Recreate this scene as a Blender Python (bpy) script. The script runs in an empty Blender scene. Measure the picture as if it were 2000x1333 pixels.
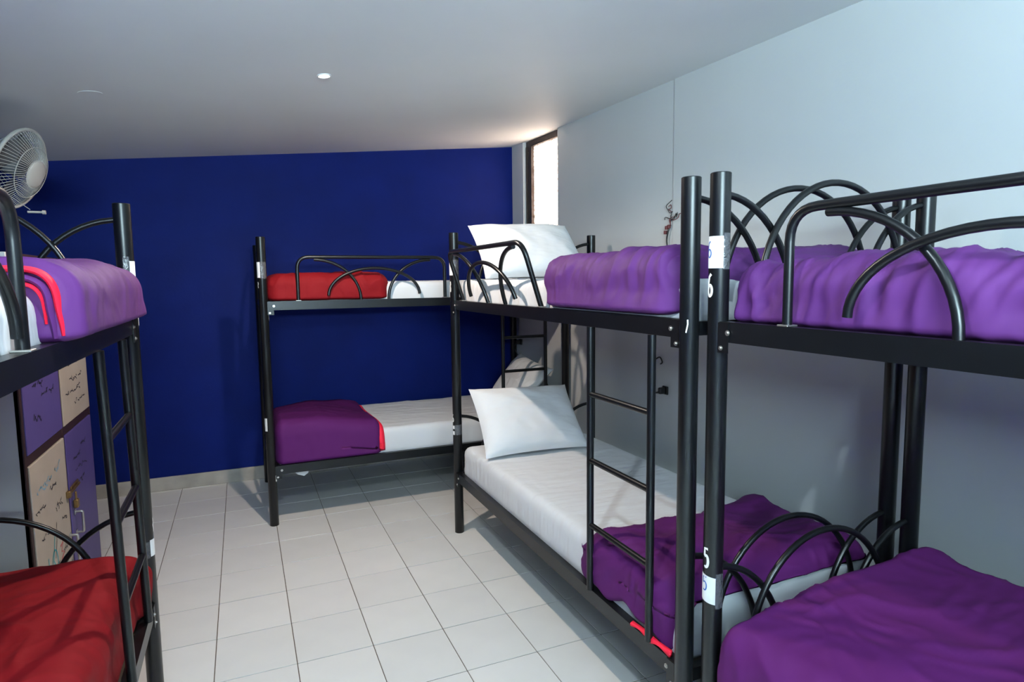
import bpy, math, random
import numpy as np
from mathutils import Vector, Matrix, noise

S = bpy.context.scene
random.seed(7)
# ------------------------------------------------------------------ camera
F_PX, PITCH, YAW, ROLL, CAM_H = 1220.84, .0985, -.4071, -.0119, 1.5085
fw = Vector((-math.sin(YAW)*math.cos(PITCH), math.cos(YAW)*math.cos(PITCH), -math.sin(PITCH)))
rt = Vector((math.cos(YAW), math.sin(YAW), 0)); up = rt.cross(fw)
rt2 = rt*math.cos(ROLL)+up*math.sin(ROLL); up2 = rt2.cross(fw)
cam = bpy.data.cameras.new('camera'); cam.sensor_width = 36; cam.lens = F_PX/2000*36
cam.clip_start = .05
co = bpy.data.objects.new('camera', cam); S.collection.objects.link(co)
co.matrix_world = Matrix(((rt2.x, up2.x, -fw.x, 0), (rt2.y, up2.y, -fw.y, 0), (rt2.z, up2.z, -fw.z, CAM_H), (0, 0, 0, 1)))
S.camera = co
# ------------------------------------------------------------------ world, lights, exposure
S.view_settings.view_transform = 'Standard'; S.view_settings.look = 'None'
S.view_settings.gamma = 1; S.view_settings.exposure = 0.0
S.view_settings.use_curve_mapping = False
W = bpy.data.worlds.new('sky'); S.world = W; W.use_nodes = True
bg = W.node_tree.nodes['Background']; bg.inputs[0].default_value = (.92, .96, 1, 1); bg.inputs[1].default_value = 1.5

def area(name, loc, tgt, sx, sy, power, col):
    l = bpy.data.lights.new(name, 'AREA'); l.shape = 'RECTANGLE'; l.size = sx; l.size_y = sy
    l.energy = power; l.color = col
    o = bpy.data.objects.new(name, l); S.collection.objects.link(o); o.location = loc
    o.rotation_euler = (Vector(tgt)-Vector(loc)).to_track_quat('-Z', 'Y').to_euler()
    return o
area('added_uplight_fill', (-.05, -1.75, 1.85), (.45, -.75, 4.6), 1.5, .5, 560, (.66, .91, 1.0))  # unseen fill light added behind the camera, tilted up to brighten the ceiling
area('daylight_outside_window', (2.75, 4.5, 2.15), (1.9, 4.4, 2.3), .9, 1.0, 100, (1, .86, .74))
LAMP_COL, LAMP2_COL = (1, .85, .72), (.74, .90, 1.0)
LAMP_W, LAMP2_W = 105, 80

# ------------------------------------------------------------------ dimensions (metres)
XR, YB, XL, YN = 2.2186, 5.0983, -1.36, -2.0
def cz(x, y): return 2.6494-.0972*(XR-x)-.0317*(YB-y)      # sloping ceiling
ZU, ZL, HP, RH, PR = 1.392, .375, 1.778, .053, .0268       # rails, post height, rail height, post radius

# ------------------------------------------------------------------ materials
MATS = {}
def mat(name, col, rough=.6, metal=0, spec=.5, bump=0, bscale=30, var=0, vscale=3, coat=0, emit=None, sheen=0, objvar=0, stretch=None):
    if name in MATS: return MATS[name]
    m = bpy.data.materials.new(name); m.use_nodes = True; MATS[name] = m
    nt = m.node_tree; N = nt.nodes; L = nt.links; b = N['Principled BSDF']
    b.inputs['Base Color'].default_value = (*col, 1); b.inputs['Roughness'].default_value = rough
    b.inputs['Metallic'].default_value = metal; b.inputs['Specular IOR Level'].default_value = spec
    b.inputs['Coat Weight'].default_value = coat; b.inputs['Sheen Weight'].default_value = sheen
    tc = N.new('ShaderNodeTexCoord')
    if var or objvar:
        nz = N.new('ShaderNodeTexNoise'); nz.inputs['Scale'].default_value = vscale; nz.inputs['Detail'].default_value = 6
        L.new(tc.outputs['Object'], nz.inputs['Vector'])
        mx = N.new('ShaderNodeMix'); mx.data_type = 'RGBA'; mx.blend_type = 'MULTIPLY'; mx.inputs[0].default_value = 1
        mx.inputs['A'].default_value = (*col, 1)
        rmp = N.new('ShaderNodeMapRange'); rmp.inputs['From Min'].default_value = .3; rmp.inputs['From Max'].default_value = .7
        rmp.inputs['To Min'].default_value = 1-var; rmp.inputs['To Max'].default_value = 1
        L.new(nz.outputs['Fac'], rmp.inputs['Value'])
        src = rmp.outputs['Result']
        if objvar:
            oi = N.new('ShaderNodeObjectInfo'); mr = N.new('ShaderNodeMapRange')
            mr.inputs['To Min'].default_value = 1-objvar; mr.inputs['To Max'].default_value = 1
            L.new(oi.outputs['Random'], mr.inputs['Value'])
            mm = N.new('ShaderNodeMath'); mm.operation = 'MULTIPLY'; L.new(src, mm.inputs[0]); L.new(mr.outputs['Result'], mm.inputs[1]); src = mm.outputs[0]
        L.new(src, mx.inputs['B']); L.new(mx.outputs['Result'], b.inputs['Base Color'])
    if bump:
        nz = N.new('ShaderNodeTexNoise'); nz.inputs['Scale'].default_value = bscale; nz.inputs['Detail'].default_value = 2.5 if stretch else 5
        v = tc.outputs['Object']
        if stretch:
            mp = N.new('ShaderNodeMapping'); mp.inputs['Scale'].default_value = stretch; mp.inputs['Rotation'].default_value = (0, 0, .5); L.new(v, mp.inputs['Vector']); v = mp.outputs['Vector']
        L.new(v, nz.inputs['Vector'])
        bp = N.new('ShaderNodeBump'); bp.inputs['Strength'].default_value = bump; bp.inputs['Distance'].default_value = .02 if stretch else .01
        L.new(nz.outputs['Fac'], bp.inputs['Height']); L.new(bp.outputs['Normal'], b.inputs['Normal'])
    if emit:
        b.inputs['Emission Color'].default_value = (*emit[0], 1); b.inputs['Emission Strength'].default_value = emit[1]
    return m
M_wall = mat('wall_paint', (.545, .56, .56), .55, bump=.05, bscale=60, var=.04, vscale=2)
M_ceil = mat('ceiling_paint', (.78, .82, .82), .6, bump=.05, bscale=40, var=.05, vscale=1.5)
M_blue = mat('blue_paint', (.0026, .0110, .128), .6, spec=.10, bump=.10, bscale=45, var=.18, vscale=4)
M_tile = mat('tile_glaze', (.74, .73, .705), .28, bump=.02, bscale=12, var=.05, vscale=6, objvar=.06)
M_grout = mat('grout', (.11, .08, .06), .9)
M_marble = mat('baseboard_stone', (.50, .46, .40), .5, var=.4, vscale=5)
M_black = mat('black_enamel', (.004, .0045, .0055), .32, metal=.0, spec=.36, var=.25, vscale=18)
M_sheet = mat('white_sheet', (.60, .61, .63), .85, bump=.5, bscale=5, stretch=(1, 3.5, 1), sheen=.1)
M_pill = mat('pillow_cotton', (.62, .62, .63), .85, bump=.5, bscale=6, stretch=(1, 3, 2), sheen=.1)
M_purple = mat('purple_cotton', (.088, .019, .128), .7, spec=.25, bump=.45, bscale=5, stretch=(1, 2, 1))
M_plum = mat('plum_cotton', (.082, .008, .092), .75, spec=.2, bump=.45, bscale=5, stretch=(1, 2, 1))
M_red = mat('red_cotton', (.19, .0025, .006), .75, spec=.2, bump=.45, bscale=5, stretch=(1, 2, 1))
M_lin = mat('crimson_lining', (.80, .004, .035), .7, bump=.2, bscale=20)
M_bolt = mat('zinc_bolt', (.45, .43, .40), .35, metal=.9)
M_paper = mat('label_paper', (.80, .80, .80), .7, var=.08, vscale=30)
M_white = mat('white_decal', (.80, .80, .78), .6)
M_bluepen = mat('blue_pen', (.02, .10, .35), .6)
M_tape = mat('clear_tape', (.06, .06, .065), .12, spec=.8, bump=.6, bscale=70)
M_lockside = mat('locker_side_laminate', (.50, .48, .47), .5, var=.05)
M_lockframe = mat('locker_frame_brown', (.030, .010, .008), .5, var=.3, vscale=15)
M_cream = mat('cream_door', (.42, .36, .30), .5, var=.12, vscale=6)
M_lilac = mat('lilac_door', (.085, .06, .22), .5, var=.12, vscale=6)
M_ink = mat('black_ink', (.015, .015, .03), .6)
M_cyan = mat('cyan_ink', (.03, .33, .40), .6)
M_redink = mat('red_ink', (.5, .02, .04), .6)
M_brass = mat('brass', (.30, .19, .08), .4, metal=.8, var=.3, vscale=40)
M_steel = mat('steel', (.42, .40, .38), .35, metal=.8)
M_fan = mat('fan_plastic', (.36, .35, .33), .45)
M_fanblade = mat('fan_blade', (.12, .12, .125), .4)
M_winframe = mat('dark_wood_frame', (.045, .028, .022), .5, var=.4, vscale=25, bump=.3, bscale=40)
M_plug = mat('black_plastic', (.012, .012, .012), .4)
M_rosy = mat('reddish_connector', (.13, .03, .03), .5)
M_lampglow = mat('lamp_glow', (1, .9, .8), .5, emit=((1, .93, .82), 45))
M_lampring = mat('lamp_ring', (.75, .75, .74), .4)
M_bare = mat('plywood', (.05, .035, .025), .8)
M_plaster = mat('grey_plaster_patch', (.50, .51, .52), .7, bump=.1)

def glass_mat():
    m = bpy.data.materials.new('patterned_glass'); m.use_nodes = True
    nt = m.node_tree; N = nt.nodes; L = nt.links
    for n in list(N): N.remove(n)
    out = N.new('ShaderNodeOutputMaterial'); tr = N.new('ShaderNodeBsdfTranslucent'); gl = N.new('ShaderNodeBsdfGlossy'); mx = N.new('ShaderNodeMixShader')
    tc = N.new('ShaderNodeTexCoord'); v = N.new('ShaderNodeTexVoronoi'); v.inputs['Scale'].default_value = 28; v.feature = 'DISTANCE_TO_EDGE'
    L.new(tc.outputs['Object'], v.inputs['Vector'])
    r = N.new('ShaderNodeValToRGB'); r.color_ramp.elements[0].position = .0; r.color_ramp.elements[0].color = (.22, .15, .12, 1)
    r.color_ramp.elements[1].position = .2; r.color_ramp.elements[1].color = (.95, .93, .91, 1)
    L.new(v.outputs['Distance'], r.inputs[0]); L.new(r.outputs[0], tr.inputs['Color'])
    gl.inputs['Roughness'].default_value = .2
    mx.inputs[0].default_value = .06; L.new(tr.outputs[0], mx.inputs[1]); L.new(gl.outputs[0], mx.inputs[2]); L.new(mx.outputs[0], out.inputs[0])
    return m
M_glass = glass_mat()

# ------------------------------------------------------------------ object helpers
ORG = {}
def link(name, me, m, parent, smooth):
    o = bpy.data.objects.new(name, me); S.collection.objects.link(o)
    if m is not None and len(me.materials) == 0: me.materials.append(m)
    if smooth:
        for p in me.polygons: p.use_smooth = True
    return o
def obj(name, geo, m, parent=None, smooth=False, loc=None, auto=None):
    """geo=(verts, faces) in world coordinates"""
    v, f = geo
    v = np.asarray(v, float)
    if parent is not None: org = ORG[parent.name]
    elif loc is not None: org = np.array(loc, float)
    else: org = np.array([0, 0, 0.])
    me = bpy.data.meshes.new(name); me.from_pydata((v-org).tolist(), [], [tuple(int(i) for i in q) for q in f]); me.update()
    o = link(name, me, m, parent, smooth)
    if auto:
        me.set_sharp_from_angle(angle=math.radians(auto))
    if parent is not None: o.parent = parent
    else: o.location = org
    ORG[o.name] = org
    return o
def root(name, loc):
    o = bpy.data.objects.new(name, None); S.collection.objects.link(o); o.location = loc
    o.empty_display_size = .1; ORG[o.name] = np.array(loc, float); return o
def tag(o, label, cat, group=None):
    o['label'] = label; o['category'] = cat
    if group: o['group'] = group
    return o
def struct(o): o['kind'] = 'structure'; return o
def join(*gs):
    V = []; F = []; n = 0
    for v, f in gs:
        V += [tuple(p) for p in v]; F += [tuple(i+n for i in q) for q in f]; n += len(v)
    return V, F
def box(x0, x1, y0, y1, z0, z1):
    v = [(x, y, z) for x in (x0, x1) for y in (y0, y1) for z in (z0, z1)]
    f = [(0, 1, 3, 2), (4, 6, 7, 5), (0, 4, 5, 1), (2, 3, 7, 6), (0, 2, 6, 4), (1, 5, 7, 3)]
    return v, f
def bbox(x0, x1, y0, y1, z0, z1, b=.003):
    """box with chamfered edges"""
    v = []; f = []
    lo = (x0, y0, z0); hi = (x1, y1, z1); idx = {}
    for sx in (0, 1):
        for sy in (0, 1):
            for sz in (0, 1):
                s = (sx, sy, sz)
                for ax in range(3):
                    p = [0, 0, 0]
                    for k in range(3):
                        e = hi[k] if s[k] else lo[k]
                        p[k] = e if k == ax else (e-b if s[k] else e+b)
                    idx[(s, ax)] = len(v); v.append(tuple(p))
    C = {}
    for ax in range(3):
        a, b2 = [k for k in range(3) if k != ax]
        for s in (0, 1):
            q = []
            for (i, j) in ((0, 0), (1, 0), (1, 1), (0, 1)):
                t = [0, 0, 0]; t[ax] = s; t[a] = i; t[b2] = j; q.append(idx[(tuple(t), ax)])
            f.append(tuple(q))
    for ax in range(3):
        a, b2 = [k for k in range(3) if k != ax]
        for i in (0, 1):
            for j in (0, 1):
                t0 = [0, 0, 0]; t1 = [0, 0, 0]; t0[a] = t1[a] = i; t0[b2] = t1[b2] = j; t1[ax] = 1
                f.append((idx[(tuple(t0), a)], idx[(tuple(t1), a)], idx[(tuple(t1), b2)], idx[(tuple(t0), b2)]))
    for sx in (0, 1):
        for sy in (0, 1):
            for sz in (0, 1):
                s = (sx, sy, sz); f.append(tuple(idx[(s, k)] for k in range(3)))
    # fix winding: outward from centre
    c = np.array([(x0+x1)/2, (y0+y1)/2, (z0+z1)/2]); V = np.array(v); out = []
    for q in f:
        P = V[list(q)]; n = np.cross(P[1]-P[0], P[2]-P[0])
        out.append(q if n@(P.mean(0)-c) > 0 else tuple(reversed(q)))
    return v, out
def tube(pts, r, seg=12, caps=True):
    P = [Vector(p) for p in pts]; n = len(P); V = []; F = []
    T = [(P[min(i+1, n-1)]-P[max(i-1, 0)]).normalized() for i in range(n)]
    a = Vector((0, 0, 1)) if abs(T[0].z) < .9 else Vector((1, 0, 0))
    nrm = T[0].cross(a).normalized()
    for i in range(n):
        nrm = (nrm-T[i]*nrm.dot(T[i])).normalized(); b = T[i].cross(nrm)
        for k in range(seg):
            t = 2*math.pi*k/seg; V.append(P[i]+(nrm*math.cos(t)+b*math.sin(t))*r)
    for i in range(n-1):
        for k in range(seg):
            k2 = (k+1) % seg; F.append((i*seg+k, i*seg+k2, (i+1)*seg+k2, (i+1)*seg+k))
    if caps: F.append(tuple(reversed(range(seg)))); F.append(tuple(range((n-1)*seg, n*seg)))
    return [tuple(v) for v in V], F
def rounded_path(pts, rad, n=7):
    P = [Vector(p) for p in pts]; out = [P[0]]
    for i in range(1, len(P)-1):
        a = (P[i-1]-P[i]); b = (P[i+1]-P[i]); r = min(rad, a.length*.49, b.length*.49)
        p0 = P[i]+a.normalized()*r; p1 = P[i]+b.normalized()*r
        for k in range(n+1):
            t = k/n; out.append(p0*(1-t)**2+P[i]*2*t*(1-t)+p1*t*t)
    out.append(P[-1]); return out
def hollow_post(x, y, h, r, seg=28):
    V = []; F = []
    prof = [(r-.0015, 0), (r, .002), (r, h-.002), (r-.002, h), (r-.012, h+.0005), (0.0001, h+.001)]
    for (rr, z) in prof:
        for k in range(seg):
            t = 2*math.pi*k/seg; V.append((x+rr*math.cos(t), y+rr*math.sin(t), z))
    for i in range(len(prof)-1):
        for k in range(seg):
            k2 = (k+1) % seg; F.append((i*seg+k, i*seg+k2, (i+1)*seg+k2, (i+1)*seg+k))
    F.append(tuple(reversed(range(seg))))
    return V, F
def disc_bolt(c, d, r=.008, h=.004):
    c = Vector(c); d = Vector(d).normalized()
    g = tube([c, c+d*h*.6], r, 10); g2 = tube([c+d*h*.6, c+d*h*1.4], r*.55, 6)
    return join(g, g2)
def cloth_mesh_box(x0, x1, y0, y1, z0, z1, r, n, warp=None, amp=.006, seed=0, fr=4.0, crease=.0, cdir=(1, 3, 1), cfr=2.2, flat_bottom=True, rb=.02):
    """rounded soft box with wrinkled skin"""
    h = np.array([(x1-x0)/2, (y1-y0)/2, (z1-z0)/2]); c = np.array([(x0+x1)/2, (y0+y1)/2, (z0+z1)/2])
    r = np.minimum(np.array(r, float), h*.999)
    nx, ny, nz = n; idx = {}; V = []; F = []
    def vid(i, j, k):
        key = (i, j, k)
        if key not in idx: idx[key] = len(V); V.append((i/nx*2-1, j/ny*2-1, k/nz*2-1))
        return idx[key]
    for i in range(nx):
        for j in range(ny):
            F.append((vid(i, j, nz), vid(i+1, j, nz), vid(i+1, j+1, nz), vid(i, j+1, nz)))
            F.append((vid(i, j+1, 0), vid(i+1, j+1, 0), vid(i+1, j, 0), vid(i, j, 0)))
    for i in range(nx):
        for k in range(nz):
            F.append((vid(i, 0, k), vid(i+1, 0, k), vid(i+1, 0, k+1), vid(i, 0, k+1)))
            F.append((vid(i, ny, k+1), vid(i+1, ny, k+1), vid(i+1, ny, k), vid(i, ny, k)))
    for j in range(ny):
        for k in range(nz):
            F.append((vid(0, j, k+1), vid(0, j+1, k+1), vid(0, j+1, k), vid(0, j, k)))
            F.append((vid(nx, j, k), vid(nx, j+1, k), vid(nx, j+1, k+1), vid(nx, j, k+1)))
    P = np.array(V)*h
    R3 = np.tile(r, (len(P), 1)); R3[P[:, 2] < 0, 2] = min(rb, r[2])
    inner = np.clip(P, -(h-R3), h-R3); d = (P-inner)/R3
    ln = np.linalg.norm(d, axis=1, keepdims=True); u = d/np.maximum(ln, 1e-9)
    Q = inner+u*R3
    nr = u/R3; nr /= np.linalg.norm(nr, axis=1, keepdims=True)
    Q += c
    off = Vector((seed*7.3, seed*3.1, seed*1.7))
    D = np.zeros(len(Q))
    for i, q in enumerate(Q):
        p = Vector(q)
        s = amp*noise.fractal(p*fr+off, 1.0, 2.0, 4)
        if crease:
            w = Vector((p.x*cdir[0], p.y*cdir[1], p.z*cdir[2]))*cfr+off
            w2 = w+Vector((noise.noise(p*3+off), noise.noise(p*3-off), 0))*.9
            s += crease*((1-abs(noise.noise(w2))*2.2)**2-.4)*(.3+.7*abs(noise.noise(p*2.3+off*2))*2)
            w3 = Vector((w2.z, w2.x, w2.y))*2.1+Vector((0, 0, p.z*6))
            s += crease*.45*((1-abs(noise.noise(w3))*2.2)**2-.4)
        D[i] = s
    if flat_bottom:
        D *= np.clip((Q[:, 2]-z0)/max(.02, (z1-z0)*.35), 0, 1)
    Q = Q+nr*D[:, None]
    if warp is not None: Q = warp(Q)
    return Q, F
def pillow_geo(tl, tr, bl, br, T, n=40, pinch=.05, seed=1, wr=.004):
    tl, tr, bl, br = map(np.array, (tl, tr, bl, br)); V = []; F = []
    nn = np.cross(tr-tl, bl-tl); nn = nn/np.linalg.norm(nn)
    if nn[2] < 0: nn = -nn
    for side in (1, -1):
        for i in range(n+1):
            for j in range(n+1):
                a = i/n*2-1; b = j/n*2-1
                a2 = a*(1-pinch*(1-b*b)); b2 = b*(1-pinch*1.3*(1-a*a))
                s = (a2+1)/2; t = (b2+1)/2
                p = (tl*(1-s)+tr*s)*(1-t)+(bl*(1-s)+br*s)*t
                th = T*((1-abs(a)**2.6)*(1-abs(b)**2.4))**.5
                q = Vector(p)*9+Vector((seed, 0, 0))
                w = wr*noise.fractal(q, 1, 2, 3)+wr*1.2*(1-abs(noise.noise(Vector((p[0]*4+p[2]*6, p[1]*3, seed))))*2)
                k = min(1, (1-max(abs(a), abs(b)))*6)
                V.append(p+nn*side*(th*(1 if side > 0 else .75)+w*k))
    m = (n+1)**2
    for i in range(n):
        for j in range(n):
            q = (i*(n+1)+j, (i+1)*(n+1)+j, (i+1)*(n+1)+j+1, i*(n+1)+j+1)
            F.append(tuple(reversed(q))); F.append(tuple(x+m for x in q))
    return V, F
def post_patch(px, py, a0, a1, z0, z1, r, lean=0, t=.0006):
    n = max(2, int(abs(a1-a0)/8)); V = []; F = []
    for k in range(n+1):
        a = math.radians(a0+(a1-a0)*k/n)
        for z in (z0+lean*k/n, z1+lean*k/n): V.append((px+math.cos(a)*(r+t), py+math.sin(a)*(r+t), z))
    for k in range(n): F.append((2*k, 2*k+2, 2*k+3, 2*k+1))
    return V, F
def strokes_on(fn, polys, w, cyc=False):
    """flat ribbons; fn(u,v)->3d point, polys in uv"""
    gs = []
    for pl in polys:
        P = [np.array(p, float) for p in pl]; V = []; F = []
        for i, p in enumerate(P):
            t = P[min(i+1, len(P)-1)]-P[max(i-1, 0)]; t = t/(np.linalg.norm(t)+1e-9); nrm = np.array([-t[1], t[0]])
            for s in (1, -1): V.append(fn(*(p+nrm*s*w/2)))
        for i in range(len(P)-1): F.append((2*i, 2*i+1, 2*i+3, 2*i+2))
        gs.append((V, F))
    return join(*gs)
def arcpts(cx, cy, rx, ry, a0, a1, n=14):
    return [(cx+rx*math.cos(math.radians(a0+(a1-a0)*k/n)), cy+ry*math.sin(math.radians(a0+(a1-a0)*k/n))) for k in range(n+1)]
SIX = [arcpts(0, -.5, .62, .5, 0, 360, 18), [(-.62, -.5), (-.55, .2), (-.25, .75), (.35, 1.0)]]
FIVE = [[(.55, 1), (-.45, 1), (-.5, .15)], [(-.5, .15), (0, .3)]+arcpts(0, -.35, .6, .65, 75, -130, 14)]
def on_post(px, py, ac, zc, sx, sz, r, t):
    def f(u, v):
        a = math.radians(ac)+u*sx/r
        return (px+math.cos(a)*(r+t), py+math.sin(a)*(r+t), zc+v*sz)
    return f
def cam_ang(px, py): return math.degrees(math.atan2(-py, -px))   # bearing from a post to the viewer's standing point

# ------------------------------------------------------------------ room shell
fl = struct(obj('floor', box(XL-.1, XR+.3, YN-.1, YB+.1, -.06, -.003), M_grout))
tp = .3209; tx0 = -.1676; ty0 = 2.4942
tw, tl_ = .3-.0036, tp-.0052
tm = bpy.data.meshes.new('tile')
tv, tf = bbox(-tw/2, tw/2, -tl_/2, tl_/2, -.01, 0, .0005)
tm.from_pydata(tv, [], tf); tm.materials.append(M_tile); tm.update()
i0 = math.floor((XL-tx0)/.3); i1 = math.ceil((XR-tx0)/.3); j0 = math.floor((YN-ty0)/tp); j1 = math.ceil((YB-ty0)/tp)
cnt = 0
for i in range(i0, i1):
    for j in range(j1-1, j0-1, -1):
        if cnt >= 290: break
        xa, xb = tx0+.3*i, tx0+.3*(i+1); ya, yb = ty0+tp*j, ty0+tp*(j+1)
        cx_, cy_ = (xa+xb)/2, (ya+yb)/2
        if xa < XL-.001 or xb > XR+.001 or yb > YB+.001 or ya < YN:
            xa2, xb2, ya2, yb2 = max(xa, XL), min(xb, XR), max(ya, YN), min(yb, YB)
            if xb2-xa2 < .02 or yb2-ya2 < .02: continue
            o = obj('tile', bbox(xa2+.0015, xb2-.0015, ya2+.0017, yb2-.0017, -.01, 0, .0012), M_tile, fl)
        else:
            o = bpy.data.objects.new('tile', tm); S.collection.objects.link(o); o.parent = fl
            o.location = (cx_, cy_, random.uniform(-.0004, .0004)); o.rotation_euler = (random.uniform(-.0008, .0008), random.uniform(-.0008, .0008), 0)
        cnt += 1
def wall_slab(p0, p1, nrm, th, z0=0, ztop=None):
    (ax, ay), (bx, by) = p0, p1; nx, ny = nrm
    V = []
    for (x, y) in ((ax, ay), (bx, by)):
        for k in (0, th):
            X, Y = x+nx*k, y+ny*k
            V.append((X, Y, z0)); V.append((X, Y, (cz(X, Y)+.001) if ztop is None else ztop))
    F = [(0, 4, 5, 1), (2, 3, 7, 6), (0, 1, 3, 2), (4, 6, 7, 5), (1, 5, 7, 3), (0, 2, 6, 4)]
    return V, F
struct(obj('wall_back', wall_slab((XL-.1, YB), (XR+.35, YB), (0, 1), .12), M_blue))
WY0, WY1, WZ0 = 4.245, 4.87, 1.86
struct(obj('wall_right', join(wall_slab((XR, WY1), (XR, YB), (1, 0), .14), wall_slab((XR, YN-.1), (XR, WY0), (1, 0), .14),
                              wall_slab((XR, WY0), (XR, WY1), (1, 0), .14, 0, WZ0)), M_wall))
struct(obj('trim_1', wall_slab((XR-.006, YN), (XR-.006, 2.865), (1, 0), .03), M_wall))      # shallow pilaster
struct(obj('wall_left', wall_slab((XL, YN-.1), (XL, YB), (-1, 0), .12), M_blue))
nx0, nx1, nz0, nz1 = -.8, .7, 1.45, 2.15  # made-up opening in the near wall, goes with the fill light
struct(obj('wall_near', join(wall_slab((XL, YN), (nx0, YN), (0, -1), .12), wall_slab((nx1, YN), (XR, YN), (0, -1), .12),
                             wall_slab((nx0, YN), (nx1, YN), (0, -1), .12, 0, nz0), box(nx0, nx1, YN-.12, YN, nz1, 2.33)), M_blue))
V = []
for (x, y) in ((XL-.12, YN-.12), (XR+.4, YN-.12), (XR+.4, YB+.12), (XL-.12, YB+.12)):
    V += [(x, y, cz(x, y)), (x, y, cz(x, y)+.1)]
struct(obj('ceiling', (V, [(0, 2, 4, 6), (1, 7, 5, 3), (0, 1, 3, 2), (2, 3, 5, 4), (4, 5, 7, 6), (6, 7, 1, 0)]), M_ceil))
# baseboards
struct(obj('baseboard_back', bbox(XL, XR, YB-.014, YB, 0, .10, .003), M_marble))
struct(obj('baseboard_left', bbox(XL, XL+.012, YN, YB-.014, 0, .10, .003), M_marble))
struct(obj('baseboard_right', bbox(XR-.018, XR-.0061, YN, 2.865, 0, .10, .003), M_marble))
# window by the corner
wf = struct(obj('window_1', join(*[(lambda g: g)(g) for g in [
    wall_slab((XR+.03, WY1-.10), (XR+.03, WY1), (1, 0), .05, WZ0+.05),
    wall_slab((XR+.03, WY0), (XR+.03, WY0+.05), (1, 0), .05, WZ0+.05),
    box(XR+.03, XR+.08, WY0, WY1, WZ0, WZ0+.05)]]), M_winframe))
tv = []
for y in (WY0+.05, WY1-.10):
    for (x, dz) in ((XR+.03, 0), (XR+.08, 0)):
        zc_ = cz(XR, y)
        tv += [(x, y, zc_-.045), (x, y, zc_+.004)]
obj('head_rail', (tv, [(0, 4, 5, 1), (2, 3, 7, 6), (1, 5, 7, 3), (0, 2, 6, 4), (0, 1, 3, 2), (4, 6, 7, 5)]), M_winframe, wf)
obj('pane', wall_slab((XR+.055, WY0+.045), (XR+.055, WY1-.095), (1, 0), .005, WZ0+.045), M_glass, wf)
# thin inner bead of the frame
obj('bead', join(box(XR+.018, XR+.03, WY1-.03, WY1-.018, WZ0+.03, 2.60), box(XR+.026, XR+.03, WY1-.055, WY1-.05, WZ0+.05, 2.56)), M_winframe, wf)
wn = struct(obj('added_window', join(box(nx0, nx0+.05, YN-.09, YN-.03, nz0, nz1), box(nx1-.05, nx1, YN-.09, YN-.03, nz0, nz1), box(nx0+.05, nx1-.05, YN-.09, YN-.03, nz0, nz0+.05), box(nx0+.05, nx1-.05, YN-.09, YN-.03, nz1-.05, nz1),
     box((nx0+nx1)/2-.025, (nx0+nx1)/2+.025, YN-.09, YN-.03, nz0+.05, nz1-.05)), M_winframe))  # unseen window added behind the camera to give the fill light a source

# ------------------------------------------------------------------ bunk beds
class Bed:
    def __init__(s, fl0, fn0, rl0, rn0):   # ladder-end front, far-end front, ladder-end rear, far-end rear (x,y)
        s.c = [np.array(p, float) for p in (fl0, fn0, rl0, rn0)]
        s.L = np.linalg.norm(s.c[1]-s.c[0]); s.W = np.linalg.norm(s.c[2]-s.c[0])
    def P(s, u, v, z, out=0):
        """u metres from the ladder end, v metres from the front, out metres towards the aisle"""
        a, b = u/s.L, v/s.W
        p = (s.c[0]*(1-a)+s.c[1]*a)*(1-b)+(s.c[2]*(1-a)+s.c[3]*a)*b
        d = (s.c[0]-s.c[2])/s.W
        p = p+d*out
        return np.array([p[0], p[1], z])
def prism(bed, u0, u1, v0, v1, z0, z1):
    V = [bed.P(u, v, z) for u in (u0, u1) for v in (v0, v1) for z in (z0, z1)]
    f = [(0, 1, 3, 2), (4, 6, 7, 5), (0, 4, 5, 1), (2, 3, 7, 6), (0, 2, 6, 4), (1, 5, 7, 3)]
    c = np.mean(V, 0); out = []
    for q in f:
        P = np.array([V[i] for i in q]); n = np.cross(P[1]-P[0], P[2]-P[0]); out.append(q if n@(P.mean(0)-c) > 0 else tuple(reversed(q)))
    return V, out
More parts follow.
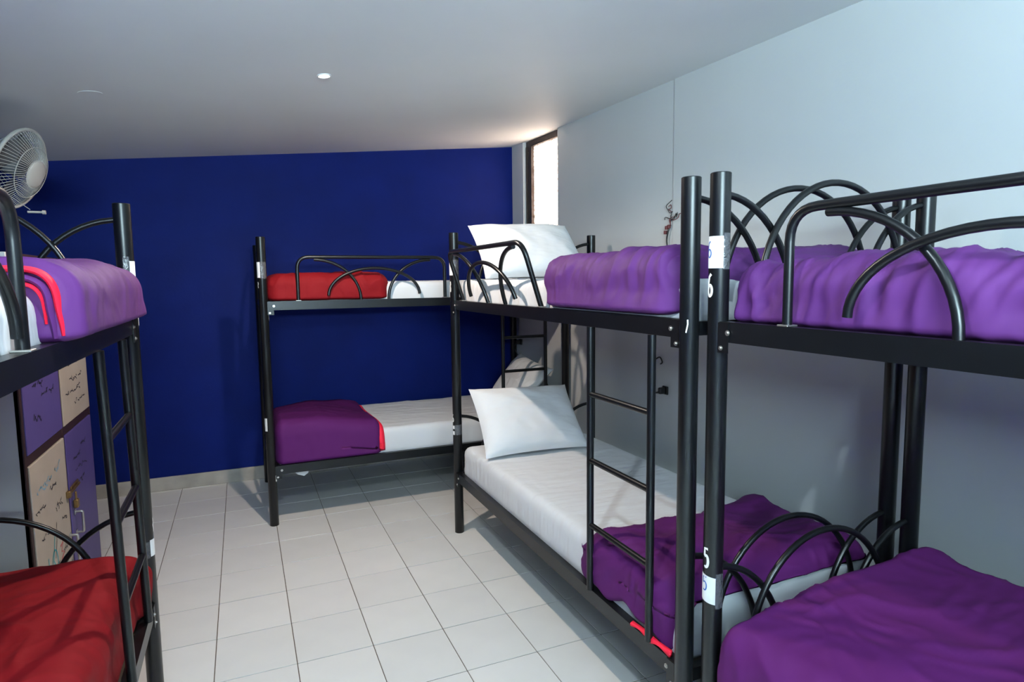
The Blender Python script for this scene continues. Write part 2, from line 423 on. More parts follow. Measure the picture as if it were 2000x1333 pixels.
def make_bunk(bed, guard=(.92, 1.85), lean=0.0, ladder=(.15, .51), lad_lean=0.0):
    L, Wd = bed.L, bed.W
    c = (bed.c[0]+bed.c[3])/2
    r = root('bunk_bed', (c[0], c[1], 0))
    posts = {}
    for k, p in zip(('lf', 'ff', 'lr', 'fr'), bed.c):
        posts[k] = obj('post', hollow_post(p[0], p[1], HP, PR), M_black, r, True, auto=40)
    t = .015
    for z in (ZU, ZL):
        for v in (0, Wd):
            ir = obj('side_rail', prism(bed, PR*.8, L-PR*.8, v-t, v+t, z-RH, z), M_black, r)
            s = -1 if v == 0 else 1
            brs = []
            for uu in (PR+.012, L-PR-.012):
                # corner bracket with two bolts
                b = obj('bracket', prism(bed, uu-.018, uu+.018, v+s*t, v+s*(t+.0035), z-RH-.028, z-.002) , M_black, ir)
            if v == 0:
                for uu in (PR+.03, L-PR-.03):
                    a = bed.P(uu, 0, z-.028, t+.003); d = bed.P(uu, 0, z-.028, 1)-a
                    obj('bolt', disc_bolt(a, d, .0075), M_bolt, ir, True, auto=40)
                for uu in (PR+.006, L-PR-.006):
                    a = bed.P(uu, 0, z-RH-.016, t+.003); d = bed.P(uu, 0, z-RH-.016, 1)-a
                    obj('bolt', disc_bolt(a, d, .0065), M_bolt, ir, True, auto=40)
        for u in (0, L):
            obj('end_rail', prism(bed, u-t*.9, u+t*.9, PR*.8, Wd-PR*.8, z-RH+.008, z-.006), M_black, r)
        obj('bed_base', prism(bed, .02, L-.02, t, Wd-t, z-.042, z-.028), M_bare, r)
        # bowed tubes of the two end frames
        for u, sg in ((0, 1), (L, -1)):
            ta = [bed.P(u, Wd*.33*math.sin(math.radians(a)), z-.01+.342*math.cos(math.radians(a))) for a in np.linspace(0, 90, 17)]
            tb = [bed.P(u, Wd-Wd*.33*math.sin(math.radians(a)), z-.01+.342*math.cos(math.radians(a))) for a in np.linspace(0, 90, 17)]
            off = .0175*sg
            tm_ = [bed.P(u+off, Wd*.5-Wd*.345*math.cos(math.radians(a)), z+.06+.318*math.sin(math.radians(a))) for a in np.linspace(8, 172, 29)]
            tm_ = [bed.P(u+off, Wd*.5-Wd*.345, z+.075)]+tm_[1:-1]+[bed.P(u+off, Wd*.5+Wd*.345, z+.075)]
            for pp in (ta, tb, tm_): obj('end_arch', tube(pp, .0095, 12), M_black, r, True, auto=50)
    # guard rail
    g0, g1 = guard; H = .268
    Z0 = ZU
    def G(u, h, o=0): return bed.P(u, 0, Z0+h, lean*h/H+o)
    g = obj('guard_rail', tube(rounded_path([G(g0, 0), G(g0, H), G(g1, H), G(g1, 0)], .075), .0112, 14), M_black, r, True, auto=50)
    for u in (g0, g1):
        a = G(u, 0); obj('mount', bbox(a[0]-.016, a[0]+.016, a[1]-.016, a[1]+.016, ZU, ZU+.004, .001), M_bolt, g)
    gl = g1-g0
    arcA = [G(g0+.10+.28*math.sin(math.radians(a)), (H-.016)*math.cos(math.radians(a))) for a in np.linspace(0, 90, 17)]
    arcC = [G(g1-.10-.28*math.sin(math.radians(a)), (H-.016)*math.cos(math.radians(a))) for a in np.linspace(0, 90, 17)]
    m = (g0+g1)/2
    arcB = [G(m-.29*math.cos(math.radians(a)), .03+.168*math.sin(math.radians(a)), .0175) for a in np.linspace(0, 180, 29)]
    for pp in (arcA, arcC, arcB): obj('arch', tube(pp, .0098, 12), M_black, g, True, auto=50)
    # ladder
    l0, l1 = ladder
    lo_ = .015; lx = lambda l, z: l+lad_lean*(z-ZL)/(ZU-ZL)
    ld = obj('ladder', tube([bed.P(lx(l0, ZL), 0, ZL, lo_), bed.P(lx(l0, ZU-RH), 0, ZU-RH, lo_)], .013, 14), M_black, r, True, auto=50)
    obj('stile', tube([bed.P(lx(l1, ZL), 0, ZL, lo_), bed.P(lx(l1, ZU-RH), 0, ZU-RH, lo_)], .013, 14), M_black, ld, True, auto=50)
    for z in (1.10, .86, .62):
        obj('rung', tube([bed.P(lx(l0, z), 0, z, lo_), bed.P(lx(l1, z), 0, z, lo_)], .0105, 12), M_black, ld, True, auto=50)
    return r, posts

bedC = Bed((1.135, 1.3915), (1.135, 3.463), (1.985, 1.3915), (2.045, 3.463))
bedD = Bed((1.161, -.763), (1.161, 1.3067), (1.978, -.763), (1.978, 1.3067))
bedB = Bed((2.1749, 4.0516), (.1206, 4.0516), (2.165, 4.985), (.1206, 4.985))
bedA = Bed((-.356, 2.4874), (-.356, .42), (-1.27, 2.4874), (-1.27, .42))
rC, pC = make_bunk(bedC, guard=(.93, 1.915), lean=.085)
tag(rC, 'black metal bunk bed along the right wall, two white pillows at its far end', 'bunk bed', 'bunk beds of the dormitory')
rD, pD = make_bunk(bedD, guard=(.92, 1.84), ladder=(.15, .51))
tag(rD, 'black metal bunk bed nearest on the right, its post marked 5 and 6', 'bunk bed', 'bunk beds of the dormitory')
rB, pB = make_bunk(bedB, guard=(.915, 1.853), ladder=(.172, .505))
tag(rB, 'black metal bunk bed standing against the blue wall, red duvet on top', 'bunk bed', 'bunk beds of the dormitory')
rA, pA = make_bunk(bedA, guard=(1.147, 1.90), ladder=(.155, .505), lad_lean=.12)
tag(rA, 'black metal bunk bed nearest on the left, in front of the locker', 'bunk bed', 'bunk beds of the dormitory')

# labels, painted numbers and tape on the posts
def sticker(post, xy, a0, a1, z0, z1, m=M_paper, name='paper_label', lean=0, t=.0007):
    a = cam_ang(*xy); return obj(name, post_patch(xy[0], xy[1], a+a0, a+a1, z0, z1, PR, lean, t), m, post)
def writing(post, xy, ac, zc, sx, sz, polys, w, m, name, t=.0012):
    a = cam_ang(*xy); f = on_post(xy[0], xy[1], a+ac, zc, sx, sz, PR, t)
    fn = lambda u, v: f(u, v)
    ww = w
    # stroke coordinates are scaled, keep width even
    polys2 = [[(p[0]*sx, p[1]*sz) for p in pl] for pl in polys]
    def f2(u, v):
        an = math.radians(a+ac)+u/PR
        return (xy[0]+math.cos(an)*(PR+t), xy[1]+math.sin(an)*(PR+t), zc+v)
    return obj(name, strokes_on(f2, polys2, ww), m, post)
q = (1.161, 1.3067); p = pD['ff']
sticker(p, q, -100, 22, 1.531, 1.614)
sticker(p, q, 22, 75, 1.528, 1.622, M_tape, 'tape', t=.0004)
writing(p, q, -62, 1.580, .011, .021, SIX, .0036, M_bluepen, 'handwritten_number')
writing(p, q, -52, 1.487, .0105, .029, SIX, .0075, M_white, 'painted_number')
writing(p, q, -42, .742, .0105, .026, FIVE, .0072, M_white, 'painted_number')
sticker(p, q, -100, 16, .622, .698, lean=-.01)
sticker(p, q, 16, 85, .60, .70, M_tape, 'tape', t=.0004)
writing(p, q, -50, .668, .011, .019, FIVE, .0036, M_bluepen, 'handwritten_number')
q = (1.135, 1.3915); p = pC['lf']
writing(p, q, -12, 1.375, .004, .018, [[(.4, 1), (.5, .3), (0, -.3), (-.6, -1)]], .0035, M_white, 'paint_mark')
q = (1.135, 3.463); p = pC['ff']
sticker(p, q, -100, -18, 1.535, 1.615)
sticker(p, q, -18, 60, 1.53, 1.625, M_tape, 'tape', t=.0004)
writing(p, q, -55, 1.47, .006, .03, [[(0, 1), (.3, .5), (-.2, .1), (.3, -.4), (0, -1)]], .006, M_white, 'painted_number')
writing(p, q, -62, .70, .009, .022, SIX, .006, M_white, 'painted_number')
sticker(p, q, -100, -38, .635, .655); sticker(p, q, -100, -38, .60, .622)
sticker(p, q, -38, 70, .60, .66, M_tape, 'tape', t=.0004)
q = (.1206, 4.0516); p = pB['ff']
sticker(p, q, -100, -22, 1.535, 1.628)
sticker(p, q, -22, 60, 1.53, 1.63, M_tape, 'tape', t=.0004)
sticker(p, q, -100, -28, .60, .68, lean=.002)
writing(p, q, -60, 1.49, .006, .02, [[(0, 1), (.5, .4), (-.1, 0), (.3, -.8)]], .005, M_white, 'painted_number')
writing(p, q, 82, 1.33, .003, .06, [[(-1, 1), (-1, 0), (-.5, -.7), (1, -1)]], .006, M_white, 'peeling_tape')
writing(p, q, 60, .30, .003, .02, [[(-1, 1), (-1, -1)]], .008, M_white, 'peeling_tape')
q = (-.356, 2.4874); p = pA['lf']
sticker(p, q, 25, 100, 1.47, 1.585)
sticker(p, q, -15, 25, 1.46, 1.60, M_tape, 'tape', t=.0004)
scr = []
rr = random.Random(3)
for k in range(9):
    x, y = rr.uniform(-1, 1), rr.uniform(-1, 1); pl = []
    for _ in range(8):
        pl.append((x, y)); x += rr.uniform(-.6, .6); y += rr.uniform(-.35, .35)
    scr.append(pl)
writing(p, q, 5, 1.52, .009, .045, scr, .0012, M_white, 'scratches')
writing(p, q, 72, 1.40, .004, .035, [[(.2, 1), (.6, .4), (-.2, 0), (.5, -.6), (.2, -1)]], .005, M_white, 'painted_number')
sticker(p, q, 30, 100, .545, .605); writing(p, q, 70, .655, .004, .025, [[(.2, 1), (.6, .4), (-.4, 0), (.5, -.6), (.2, -1)]], .005, M_white, 'painted_number')
sticker(p, q, -30, 30, .54, .60, M_tape, 'tape', t=.0004)

# ------------------------------------------------------------------ mattresses
def mattress(x0, x1, y0, y1, z0, z1, label, seed, drop=None, rr_=.05):
    def warp(Q):
        return Q
    g = cloth_mesh_box(x0, x1, y0, y1, z0, z1, (.035, .035, rr_), (46, 80, 8), None, amp=.003, seed=seed, fr=6, crease=.003, cdir=(2.5, 2.2, 1.5), cfr=4, flat_bottom=False)
    o = obj('mattress', g, M_sheet, None, True, loc=((x0+x1)/2, (y0+y1)/2, z0))
    return tag(o, label, 'mattress', 'sheeted mattresses of the bunks')
ZM = .372-.028
mC1 = mattress(1.152, 1.975, 1.425, 3.425, ZL-.026, .535, 'white sheeted mattress on the lower deck of the middle right bunk', 1)
mC2 = mattress(1.152, 1.975, 1.425, 3.425, ZU-.026, 1.51, 'white sheeted mattress on the upper deck of the middle right bunk', 2)
mD1 = mattress(1.178, 1.96, -.73, 1.265, ZL-.026, .53, 'white sheeted mattress under the plum duvet of the nearest right bunk', 3)
mD2 = mattress(1.225, 1.94, -.73, 1.265, ZU-.026, 1.48, 'white sheeted mattress under the upper purple duvet of the nearest right bunk', 4)
mB1 = mattress(.165, 2.135, 4.072, 4.965, ZL-.026, .535, 'white sheeted mattress on the lower deck of the bunk by the blue wall', 5)
mB2 = mattress(.185, 2.135, 4.088, 4.965, ZU-.026, 1.505, 'white sheeted mattress on the upper deck of the bunk by the blue wall', 6)
mA1 = mattress(-1.25, -.42, .46, 2.45, ZL-.026, .53, 'white sheeted mattress under the red duvet of the nearest left bunk', 7)
mA2 = mattress(-1.25, -.375, .46, 2.45, ZU-.026, 1.50, 'white sheeted mattress on the upper deck of the nearest left bunk', 8)
# loose sheet corners peeping under the rails
def flap(parent, pts, m=M_sheet):
    pts = [np.array(p, float) for p in pts]; n = len(pts); c = sum(pts)/n
    d = np.array([0, 0.004, 0]); V = pts+[p+d for p in pts]
    F = [tuple(range(n)), tuple(reversed(range(n, 2*n)))]+[(i, i+n, (i+1) % n+n, (i+1) % n) for i in range(n)]
    return obj('sheet_corner', (V, F), m, parent)
flap(mB1, [(.222, 4.075, .352), (.345, 4.075, .352), (.335, 4.072, .30), (.31, 4.07, .283), (.27, 4.072, .298)])
flap(mA2, [(-.385, 2.30, 1.37), (-.385, 2.38, 1.37), (-.38, 2.36, 1.325)])

# ------------------------------------------------------------------ duvets
def duvet(name, label, g, m, loc, group='duvets spread on the bunks'):
    return tag(obj(name, g, m, None, True, loc=loc), label, 'duvet', group)
# middle right bunk, lower deck: plum, spread over the near third
def wC1(Q):
    Q = Q.copy(); x, y, z = Q.T
    s = np.clip((y-1.75)/.2, 0, 1)
    Q[:, 1] += s*(.105*np.clip((x-1.10)/.9, 0, 1)-.02+.03*np.sin((x-1.1)*7)*.4)
    Q[:, 1] += .15*np.clip((y-1.75)/.2, 0, 1)*np.clip((1.25-x)/.12, 0, 1)*np.clip((.62-z)/.12, .25, 1)
    Q[:, 2] += np.where(z > .5, .012*np.sin(y*9+x*4)-.012, 0)
    k = np.clip((1.52-y)/.06, 0, 1)*np.clip((x-1.16)/.05, 0, 1)
    Q[:, 2] = np.where(z < .53, Q[:, 2]+(.53-Q[:, 2])*k, Q[:, 2])
    f = np.clip((1.22-x)/.1, 0, 1)                        # front hem hangs over the rail, waving
    Q[:, 2] += np.where(z < .47, f*(.018*np.sin(y*16)+.012*np.sin(y*37+1)), 0)
    return Q
dC1 = duvet('duvet', 'plum duvet over the near end of the lower middle right bunk',
            cloth_mesh_box(1.127, 2.00, 1.432, 1.955, .385, .607, (.075, .10, .10), (100, 60, 20), wC1, amp=.010, seed=11, fr=3.5, crease=.012, cdir=(1.5, 2.5, 1), cfr=2.6), M_plum, (1.5, 1.7, .39))
dC2 = duvet('duvet', 'puffy purple duvet bundled beside the pillow on the middle right bunk',
            cloth_mesh_box(1.098, 1.97, 1.432, 2.285, 1.395, 1.605, (.085, .12, .10), (100, 90, 24), None, amp=.022, seed=12, fr=2.6, crease=.012, cdir=(1, 3.0, .7), cfr=3.2), M_purple, (1.5, 1.8, 1.4))
def wD1(Q):
    Q = Q.copy(); x, y, z = Q.T
    Q[:, 2] += np.where(z > .45, np.clip((x-1.15)/.85, 0, 1)*.06*np.clip((z-.45)/.1, 0, 1), 0)
    return Q
dD1 = duvet('duvet', 'large plum duvet covering the lower deck of the nearest right bunk, marked 5',
            cloth_mesh_box(1.118, 2.00, -.70, 1.277, .372, .60, (.085, .06, .10), (110, 200, 20), wD1, amp=.014, seed=13, fr=3, crease=.013, cdir=(1.6, 1.8, 1), cfr=2.8), M_plum, (1.5, .3, .38))
dD2 = duvet('duvet', 'long puffy purple duvet on the upper deck of the nearest right bunk',
            cloth_mesh_box(1.180, 1.95, -.68, 1.305, 1.384, 1.548, (.07, .05, .075), (100, 230, 20), None, amp=.016, seed=14, fr=3.2, crease=.017, cdir=(1, 3.2, .6), cfr=3.6), M_purple, (1.5, .3, 1.4))
def wB1(Q):
    Q = Q.copy(); x, y, z = Q.T
    Q[:, 2] += np.where(z > .45, (-.07*np.clip((x-.45)/.4, 0, 1)-.03*np.clip((y-4.3)/.5, 0, 1)-.035*np.clip((.4-x)/.25, 0, 1)*np.clip((y-4.3)/.5, 0, 1)+.03*np.exp(-((x-.68)**2+(y-4.85)**2)/.02)), 0)
    return Q
dB1 = duvet('duvet', 'plum duvet with a red edge, below on the bunk by the blue wall',
            cloth_mesh_box(.150, .815, 4.046, 4.95, .366, .650, (.05, .08, .10), (70, 80, 18), wB1, amp=.008, seed=15, fr=3, crease=.004, cdir=(1.5, 1.5, 1), cfr=2), M_plum, (.5, 4.5, .38))
def wBl(Q):
    Q = wB1(Q); return Q
obj('lining', cloth_mesh_box(.770, .838, 4.050, 4.94, .379, .628, (.03, .08, .09), (10, 70, 16), wB1, amp=.005, seed=16, fr=4), M_lin, dB1, True)['label'] = 'crimson lining showing at the edge'
dB2 = duvet('duvet', 'red duvet folded on top of the bunk by the blue wall',
            cloth_mesh_box(.149, .89, 4.055, 4.93, 1.388, 1.562, (.07, .08, .075), (100, 80, 20), None, amp=.014, seed=17, fr=3, crease=.009, cdir=(3.0, 1, .8), cfr=2.8), M_red, (.5, 4.5, 1.4))
def wA1(Q):
    Q = Q.copy(); x, y, z = Q.T
    Q[:, 0] += .06*np.clip((y-2.33)/.06, 0, 1)*np.clip((x+.6)/.3, 0, 1)
    return Q
dA1 = duvet('duvet', 'red duvet spread over the lower deck of the nearest left bunk',
            cloth_mesh_box(-1.23, -.370, .50, 2.44, .372, .615, (.08, .10, .10), (100, 170, 20), wA1, amp=.014, seed=18, fr=3, crease=.013, cdir=(1.8, 1.8, 1), cfr=2.8), M_red, (-.8, 1.5, .38))
def wA2(Q):
    Q = Q.copy(); x, y, z = Q.T
    return Q
dA2 = duvet('duvet', 'thick purple duvet with layered crimson edge on the nearest left bunk',
            cloth_mesh_box(-1.2, -.298, 1.512, 2.50, 1.388, 1.570, (.085, .045, .085), (90, 100, 22), wA2, amp=.012, seed=19, fr=3, crease=.010, cdir=(1, 2.8, .6), cfr=2.8), M_purple, (-.8, 2.0, 1.4))
def band(x_in, ztop, xo, y, rad, zb, w, th, seed):
    """folded layer following the near hem: across the top, then down over the front"""
    path = rounded_path([(x_in, y, ztop), (xo, y, ztop), (xo, y+.02, zb)], rad, 12)
    P = []
    for i in range(len(path)-1):
        for k in range(6): P.append(path[i].lerp(path[i+1], k/6))
    P.append(path[-1]); V = []; F = []
    n = len(P)
    for i, p in enumerate(P):
        t = (P[min(i+1, n-1)]-P[max(i-1, 0)]).normalized(); nn = Vector((t.z, 0, -t.x)) if t.x > 0 or True else None
        nn = Vector((-t.z, 0, t.x)).normalized()
        wob = .004*noise.noise(p*14+Vector((seed, 0, 0))); th2 = th*(.8+.5*noise.noise(p*9+Vector((0, seed, 0))))
        yy = .006*noise.noise(p*11+Vector((0, 0, seed)))
        ring = [(-w, -th2/2), (-w*.4, -th2*.72), (0, 0), (-w*.4, th2*.72), (-w, th2/2)]
        for (dy, dn) in [(w, -th2/2), (.0, -th2*.5), (-.012, -th2*.3), (-.016, 0), (-.012, th2*.3), (0, th2*.5), (w, th2/2)]:
            V.append(p+nn*(dn+wob)+Vector((0, dy+yy, 0)))
    m_ = 7
    for i in range(n-1):
        for k in range(m_):
            k2 = (k+1) % m_; F.append((i*m_+k, i*m_+k2, (i+1)*m_+k2, (i+1)*m_+k))
    F.append(tuple(range(m_))); F.append(tuple(reversed(range((n-1)*m_, n*m_))))
    return V, F
obj('lining', band(-1.15, 1.540, -.338, 1.512, .085, 1.405, .05, .016, 2), M_lin, dA2, True, auto=60)['label'] = 'crimson lining, outer layer'
obj('fold', band(-1.15, 1.526, -.350, 1.508, .07, 1.40, .05, .018, 3), M_purple, dA2, True, auto=60)
obj('lining', band(-1.15, 1.513, -.361, 1.504, .055, 1.43, .05, .010, 4), M_lin, dA2, True, auto=60)['label'] = 'crimson lining, inner layer'
# crimson lining under the hanging hem of the middle right bunk's lower duvet
lv = []; lf_ = []
n = 60
for i in range(n+1):
    y = 1.44+.20*i/n
    zt = .396-.008*i/n; zb = .378+.006*math.sin(y*60)+.004*math.sin(y*23)
    for (x, z) in ((1.130, zt), (1.119, zt-.006), (1.119, zb), (1.130, zb+.002)): lv.append((x+.002*math.sin(y*45), y, z))
for i in range(n):
    for k in range(4):
        k2 = (k+1) % 4; lf_.append((i*4+k, i*4+k2, (i+1)*4+k2, (i+1)*4+k))
lf_ += [(3, 2, 1, 0), (n*4, n*4+1, n*4+2, n*4+3)]
obj('lining', (lv, lf_), M_lin, dC1, True)['label'] = 'crimson lining peeping under the hem'

# ------------------------------------------------------------------ pillows
def pillow(label, *a, **k):
    g = pillow_geo(*a, **k); c = np.mean(np.array(g[0]), 0)
    return tag(obj('pillow', g, M_pill, None, True, loc=tuple(c)), label, 'pillow', 'white bed pillows')
pillow('white pillow standing below the window on the upper middle right bunk',
       (1.20, 3.40, 1.815), (1.825, 3.40, 1.828), (1.20, 3.13, 1.512), (1.86, 3.13, 1.512), .085, seed=2, wr=.007)
pillow('white pillow propped on the lower deck of the middle right bunk',
       (1.185, 3.395, .875), (1.815, 3.39, .855), (1.165, 3.07, .548), (1.79, 3.05, .548), .085, seed=5, wr=.007)
pillow('white pillow in the corner on the lower deck of the bunk by the blue wall',
       (2.10, 4.70, .90), (2.10, 4.10, .84), (1.84, 4.74, .56), (1.82, 4.13, .56), .075, seed=9, wr=.007)

# ------------------------------------------------------------------ lockers on the left
LX, LY0, LY1, LZ = -.775, 2.83, 3.93, 1.63
lr = root('locker', (-1.06, 3.38, 0))
tag(lr, 'four-door locker with lilac and cream scribbled doors behind the left bunk', 'locker')
obj('side_panel', bbox(-1.34, LX-.004, LY0, LY0+.018, 0, LZ, .002), M_lockside, lr)['label'] = 'pale grey laminate side'
obj('side_panel', bbox(-1.34, LX-.004, LY1-.018, LY1, 0, LZ, .002), M_lockside, lr)
obj('top_panel', bbox(-1.34, LX, LY0+.0181, LY1-.0181, LZ-.018, LZ, .002), M_lockframe, lr)
obj('back_panel', bbox(-1.35, -1.341, LY0, LY1, 0, LZ, .002), M_lockside, lr)
ZMID = .84; YM = 3.372
fr_ = []
for (a, b) in ((LY0, LY0+.022), (YM-.012, YM+.012), (LY1-.022, LY1)): fr_.append(bbox(LX-.02, LX, a, b, 0, LZ-.018, .002))
for (a, b) in ((0, .03), (ZMID-.02, ZMID+.02), (LZ-.05, LZ-.018)):
    for (c, d) in ((LY0+.022, YM-.012), (YM+.012, LY1-.022)): fr_.append(bbox(LX-.019, LX-.001, c, d, a, b, .002))
obj('frame', join(*fr_), M_lockframe, lr)['label'] = 'dark brown frame'
doors = {}
for (ky, ya, yb) in ((0, LY0+.024, YM-.014), (1, YM+.014, LY1-.024)):
    for (kz, za, zb) in ((0, .032, ZMID-.022), (1, ZMID+.022, LZ-.052)):
        m = M_lilac if (ky+kz) % 2 == 1 else M_cream
        d = obj('door', bbox(LX-.017, LX+.004, ya, yb, za, zb, .002), m, lr)
        d['label'] = 'lilac door' if m is M_lilac else 'cream door'; doors[(ky, kz)] = d
def on_locker(u, v): return (LX+.0048, u, v)
rs = random.Random(11)
def scribble(cy, cz_, w, h, n=7, slope=.0):
    pls = []; x = cy-w/2
    for k in range(n):
        pl = []; px_, pz = x, cz_+slope*(x-cy)
        for _ in range(6):
            pl.append((px_, pz)); px_ += rs.uniform(-.2, .6)*w/n; pz += rs.uniform(-.5, .5)*h
            pz = min(max(pz, cz_-h), cz_+h)
        pls.append(pl); x += w/n
    return pls
def ink(door, polys, w, m, name='handwriting'): obj(name, strokes_on(on_locker, polys, w), m, doors[door])['kind'] = 'stuff'
ink((0, 1), scribble(3.05, 1.11, .16, .02)+scribble(3.18, 1.06, .2, .018)+scribble(3.0, .98, .1, .02), .0048, M_ink)
ink((1, 1), scribble(3.62, 1.14, .2, .016)+scribble(3.66, 1.06, .24, .018)+scribble(3.6, 1.0, .3, .016)+scribble(3.55, 1.5, .1, .016)+scribble(3.7, 1.53, .2, .02), .0048, M_ink)
ink((1, 0), scribble(3.56, .68, .14, .014)+scribble(3.62, .62, .2, .016)+scribble(3.6, .56, .2, .02)+scribble(3.7, .72, .1, .01), .0048, M_ink)
ink((0, 0), scribble(3.14, .66, .1, .014)+scribble(2.95, .62, .14, .012)+[[(3.14, .5), (3.12, .42), (3.09, .36)]]+scribble(3.1, .33, .09, .02, 5)+scribble(3.12, .28, .08, .03, 6)+scribble(3.27, .35, .1, .02), .0048, M_ink)
ink((0, 0), scribble(3.2, .56, .1, .02)+scribble(3.27, .48, .08, .015, 4)+scribble(3.26, .22, .1, .02, 5)+scribble(2.98, .5, .1, .01, 4), .0048, M_ink)
ink((1, 1), scribble(3.6, 1.22, .16, .014, 5)+scribble(3.7, .94, .2, .012, 6), .0048, M_ink)
ink((0, 1), scribble(3.1, 1.2, .2, .02, 6)+scribble(3.1, 1.28, .1, .014, 4)+scribble(3.0, 1.5, .25, .03, 9)+scribble(3.15, 1.54, .2, .02, 7), .0048, M_ink)
ink((0, 0), scribble(3.02, .70, .2, .016, 9)+scribble(3.22, .72, .08, .03, 4), .007, mat('pale_blue_ink', (.20, .36, .48), .6))
ink((0, 0), [[(3.00, .22), (2.99, .40)], [(3.10, .46), (3.06, .36), (3.11, .30), (3.07, .22)], arcpts(3.08, .34, .04, .06, -30, 300, 14)]+[[(3.17, .24), (3.24, .12)], [(3.24, .25), (3.16, .11)]]+[arcpts(3.04, .12, .035, .07, 0, 360, 14)], .008, M_cyan)
ink((0, 0), [[(3.17, .38), (3.21, .39), (3.18, .355), (3.22, .34), (3.17, .315)]], .008, M_redink)
# bolts and handles at the meeting edge
def dhandle(door, y, z0, z1):
    pts = rounded_path([(LX+.004, y, z0), (LX+.034, y, z0), (LX+.034, y, z1), (LX+.004, y, z1)], .008, 4)
    h = obj('handle', join(tube(pts, .006, 8), bbox(LX+.004, LX+.007, y-.014, y+.014, z0-.012, z0+.012, .001), bbox(LX+.004, LX+.007, y-.014, y+.014, z1-.012, z1+.012, .001)), M_steel, doors[door], True, auto=40)
dhandle((0, 0), YM-.045, .24, .37)
dhandle((1, 0), YM+.075, .34, .44)
obj('bolt', join(bbox(LX+.004, LX+.010, YM+.02, YM+.16, .545, .575, .001), tube([(LX+.016, YM-.05, .56), (LX+.016, YM+.14, .56)], .006, 8), bbox(LX+.004, LX+.022, YM-.055, YM-.025, .545, .575, .002)), M_brass, doors[(1, 0)], True, auto=40)
obj('padlock', join(bbox(LX+.010, LX+.03, YM+.03, YM+.06, .47, .51, .003), tube(rounded_path([(LX+.02, YM+.036, .51), (LX+.02, YM+.036, .545), (LX+.02, YM+.054, .545), (LX+.02, YM+.054, .51)], .008, 4), .003, 6)), M_brass, doors[(1, 0)], True, auto=40)

# ------------------------------------------------------------------ wall fan
FC = Vector((-.862, 3.42, 2.015)); FN = Vector((.92, -.22, -.34)).normalized(); FR = .175
fa = root('wall_fan', (XL, 3.75, 2.0))
tag(fa, 'grey wall-mounted fan with wire grille high up at the left edge', 'fan')
fu = FN.cross(Vector((0, 0, 1))).normalized(); fv = fu.cross(FN)
def fp(r, a, d): return FC+(fu*math.cos(a)+fv*math.sin(a))*r+FN*d
rim = [fp(FR, 2*math.pi*k/64, 0) for k in range(65)]
obj('rim', tube(rim, .008, 10, False), M_fan, fa, True)
wires = []; nw = 64
for k in range(nw):
    a = 2*math.pi*k/nw
    wires.append(tube([fp(FR*(1-t), a+.25*t, .075*math.sin(min(1, t*1.15)*math.pi/2)) for t in (0, .12, .3, .5, .7)], .0011, 5, False))
for k in range(0, nw, 2):
    a = 2*math.pi*k/nw
    wires.append(tube([fp(FR*(1-t), a, -.10*math.sin(min(1, t*1.3)*math.pi/2)) for t in (0, .15, .4, .65)], .0011, 5, False))
gr = obj('grille', join(*wires), M_fan, fa, True); gr['kind'] = 'stuff'
rings = []
for (rr2, d) in ((.65*FR, .048), (.36*FR, .066)): rings.append(tube([fp(rr2, 2*math.pi*k/40, d) for k in range(41)], .0016, 6, False))
obj('grille_ring', join(*rings), M_fan, fa, True)
def dome(r, d0, h, n=6, seg=28):
    V = []; F = []
    for i in range(n+1):
        t = i/n
        for k in range(seg):
            V.append(fp(r*math.cos(t*math.pi/2)+1e-4, 2*math.pi*k/seg, d0+h*math.sin(t*math.pi/2)))
    for i in range(n):
        for k in range(seg):
            k2 = (k+1) % seg; F.append((i*seg+k, i*seg+k2, (i+1)*seg+k2, (i+1)*seg+k))
    F.append(tuple(range(seg)))
    return V, F
obj('badge_disc', dome(.062, .066, .014), M_fan, fa, True, auto=60)
obj('motor_housing', join(tube([fp(0, 0, -.20), fp(0, 0, -.10)], .06, 24), dome(.06, -.10, .02)), M_fan, fa, True, auto=40)
for b in range(3):
    a0 = b*2*math.pi/3+.4; V = []; F = []; nr_, na = 8, 8
    for s in (0, 1):
        for i in range(nr_+1):
            r_ = .035+(FR*.86-.035)*i/nr_
            wdt = math.radians(28+34*math.sin(i/nr_*2.4))
            for j in range(na+1):
                t = j/na-.5
                V.append(fp(r_, a0+t*wdt*1.6, -.02+t*.045*(.5+i/nr_)+s*.002))
    m_ = (nr_+1)*(na+1)
    for i in range(nr_):
        for j in range(na):
            q4 = (i*(na+1)+j, (i+1)*(na+1)+j, (i+1)*(na+1)+j+1, i*(na+1)+j+1)
            F.append(q4); F.append(tuple(x+m_ for x in reversed(q4)))
    obj('blade', (V, F), M_fanblade, fa, True, auto=60)
obj('hub', join(tube([fp(0, 0, -.05), fp(0, 0, .01)], .036, 20)), M_fanblade, fa, True, auto=40)
tail = fp(0, 0, -.17)
obj('arm', join(tube(rounded_path([tail, tail+Vector((-.03, 0, -.10)), (XL+.06, 3.75, 1.90)], .05, 6), .017, 12)), M_fan, fa, True, auto=50)
obj('wall_bracket', bbox(XL+.0005, XL+.06, 3.68, 3.82, 1.80, 2.02, .012), M_fan, fa)
kn = FC+Vector((.045, 0, -.185))
obj('pull_knob', join(tube([fp(FR*.5, -math.pi/2, -.12), kn+Vector((-.02, 0, .01))], .0015, 6), tube([kn+Vector((-.03, 0, 0)), kn+Vector((.028, 0, 0))], .005, 8), tube([kn+Vector((.024, 0, 0)), kn+Vector((.036, 0, 0))], .009, 8)), M_fan, fa, True, auto=40)

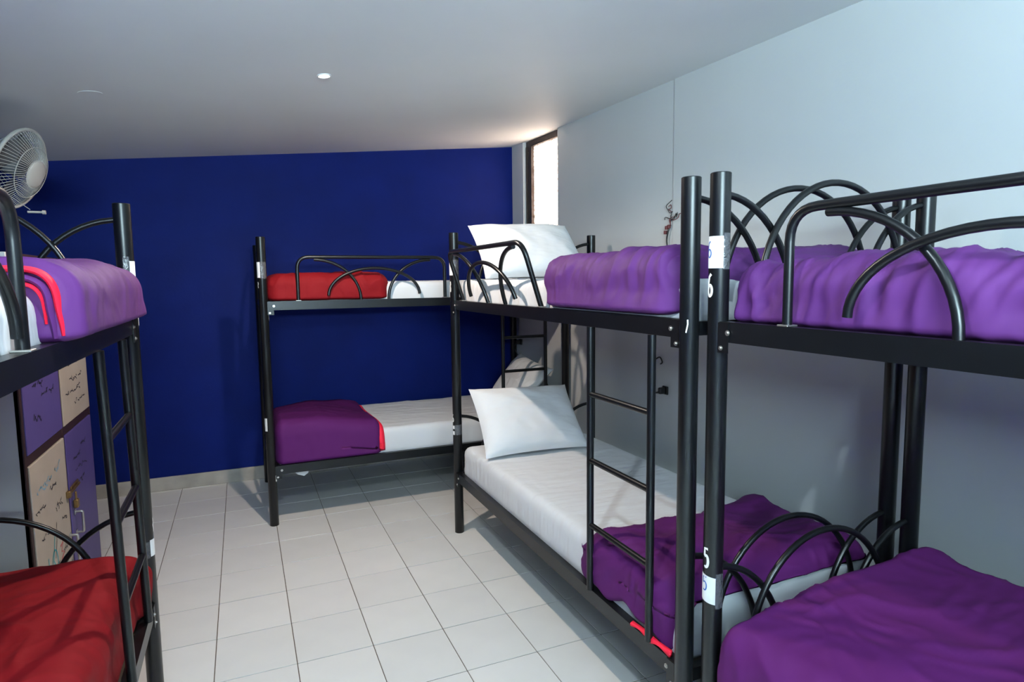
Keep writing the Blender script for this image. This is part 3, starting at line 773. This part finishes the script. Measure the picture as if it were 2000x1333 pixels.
# ------------------------------------------------------------------ ceiling lights
def downlight(x, y, label, power, col):
    z = cz(x, y); r = root('ceiling_downlight', (x, y, z)); tag(r, label, 'ceiling light')
    ring = [(x+.026*math.cos(2*math.pi*k/32), y+.026*math.sin(2*math.pi*k/32), cz(x+.026*math.cos(2*math.pi*k/32), y)-.003) for k in range(33)]
    obj('ring', tube(ring, .0035, 8, False), M_lampring, r, True)
    V = [(x, y, z-.004)]+[(x+.019*math.cos(2*math.pi*k/24), y+.019*math.sin(2*math.pi*k/24), cz(x+.019*math.cos(2*math.pi*k/24), y)-.003) for k in range(24)]
    obj('lens', (V, [(0, 1+(k+1) % 24, 1+k) for k in range(24)]), M_lampglow, r)
    l = bpy.data.lights.new('downlight_bulb', 'SPOT'); l.energy = power; l.color = col; l.spot_size = math.radians(165); l.spot_blend = .5; l.shadow_soft_size = .02
    lo = bpy.data.objects.new('bulb', l); S.collection.objects.link(lo); lo.parent = r; lo.location = (0, 0, -.03)
downlight(.378, 2.905, 'small round recessed ceiling lamp, lit, above the aisle', LAMP_W, LAMP_COL)
downlight(.02, .75, 'small round recessed ceiling lamp above the viewer, out of the picture', LAMP2_W, LAMP2_COL)
cx0, cy0 = -.55, 3.25
V = []
for zz in (0, -.0008):
    V += [(cx0+.045*math.cos(2*math.pi*k/28), cy0+.045*math.sin(2*math.pi*k/28), cz(cx0+.045*math.cos(2*math.pi*k/28), cy0+.045*math.sin(2*math.pi*k/28))+zz) for k in range(28)]
tag(obj('ceiling_cover', (V, [tuple(reversed(range(28, 56)))]+[(k, 28+k, 28+(k+1) % 28, (k+1) % 28) for k in range(28)]), M_ceil, None, loc=(cx0, cy0, 2.3)),
    'faint round painted cover plate on the ceiling left of the lamp', 'cover plate')

# ------------------------------------------------------------------ wires and plugs on the right wall
wx = XR-.004
wb = root('wire_bundle', (wx, 2.89, 1.77)); tag(wb, 'loose wire ends hanging from the right wall above the middle bunk', 'wires')
def wire(name, pts, r, m, parent): obj(name, tube(rounded_path(pts, .02, 4), r, 6), m, parent, True)
rw = random.Random(5)
for k in range(7):
    p0 = (wx, 2.875+rw.uniform(-.02, .02), 1.86+rw.uniform(-.04, .03)); P = [p0]
    for _ in range(4): P.append((wx-.012+rw.uniform(-.014, .01), P[-1][1]+rw.uniform(-.035, .03), P[-1][2]+rw.uniform(-.035, .035)))
    wire('strand', P, .0022, M_plug if k % 3 else M_rosy, wb)
wire('cable', [(wx, 2.885, 1.80), (wx-.012, 2.89, 1.77), (wx-.012, 2.905, 1.72), (wx-.01, 2.885, 1.60), (wx-.006, 2.88, 1.535)], .0045, M_plug, wb)
for (y, z) in ((2.905, 1.785), (2.885, 1.79), (2.915, 1.76)):
    obj('connector', bbox(wx-.02, wx-.004, y-.008, y+.008, z-.010, z+.010, .002), M_rosy, wb)
wire('strand', [(wx-.004, 2.885, 1.80), (wx-.005, 2.872, 1.84), (wx-.004, 2.875, 1.87)], .0012, M_ink, wb)
def plug(y, z, label, pts, s=1.0):
    r = root('plug', (wx, y, z)); tag(r, label, 'plug')
    obj('plug_body', join(bbox(XR-.012, XR-.0005, y-.024*s, y+.024*s, z-.024*s, z+.024*s, .003), bbox(XR-.05, XR-.0121, y-.014*s, y+.014*s, z-.018*s, z+.018*s, .005)), M_plug, r)
    obj('cable', tube(rounded_path(pts, .05, 8), .0042, 8), M_plug, r, True)
plug(2.912, .862, 'black plug with looped cable on the right wall behind the middle bunk ladder',
     [(XR-.045, 2.912, .86), (XR-.05, 2.94, .845), (XR-.05, 3.0, .86), (XR-.03, 3.04, .95), (XR-.02, 3.0, 1.03), (XR-.012, 2.955, 1.055), (XR-.01, 2.935, 1.02), (XR-.01, 2.955, 1.01)])
plug(4.94, .965, 'black plug in the far corner above the corner pillow',
     [(XR-.045, 4.94, .96), (XR-.06, 4.97, .92), (XR-.03, 4.945, .85), (XR-.012, 4.93, .72), (XR-.012, 4.93, .6)])
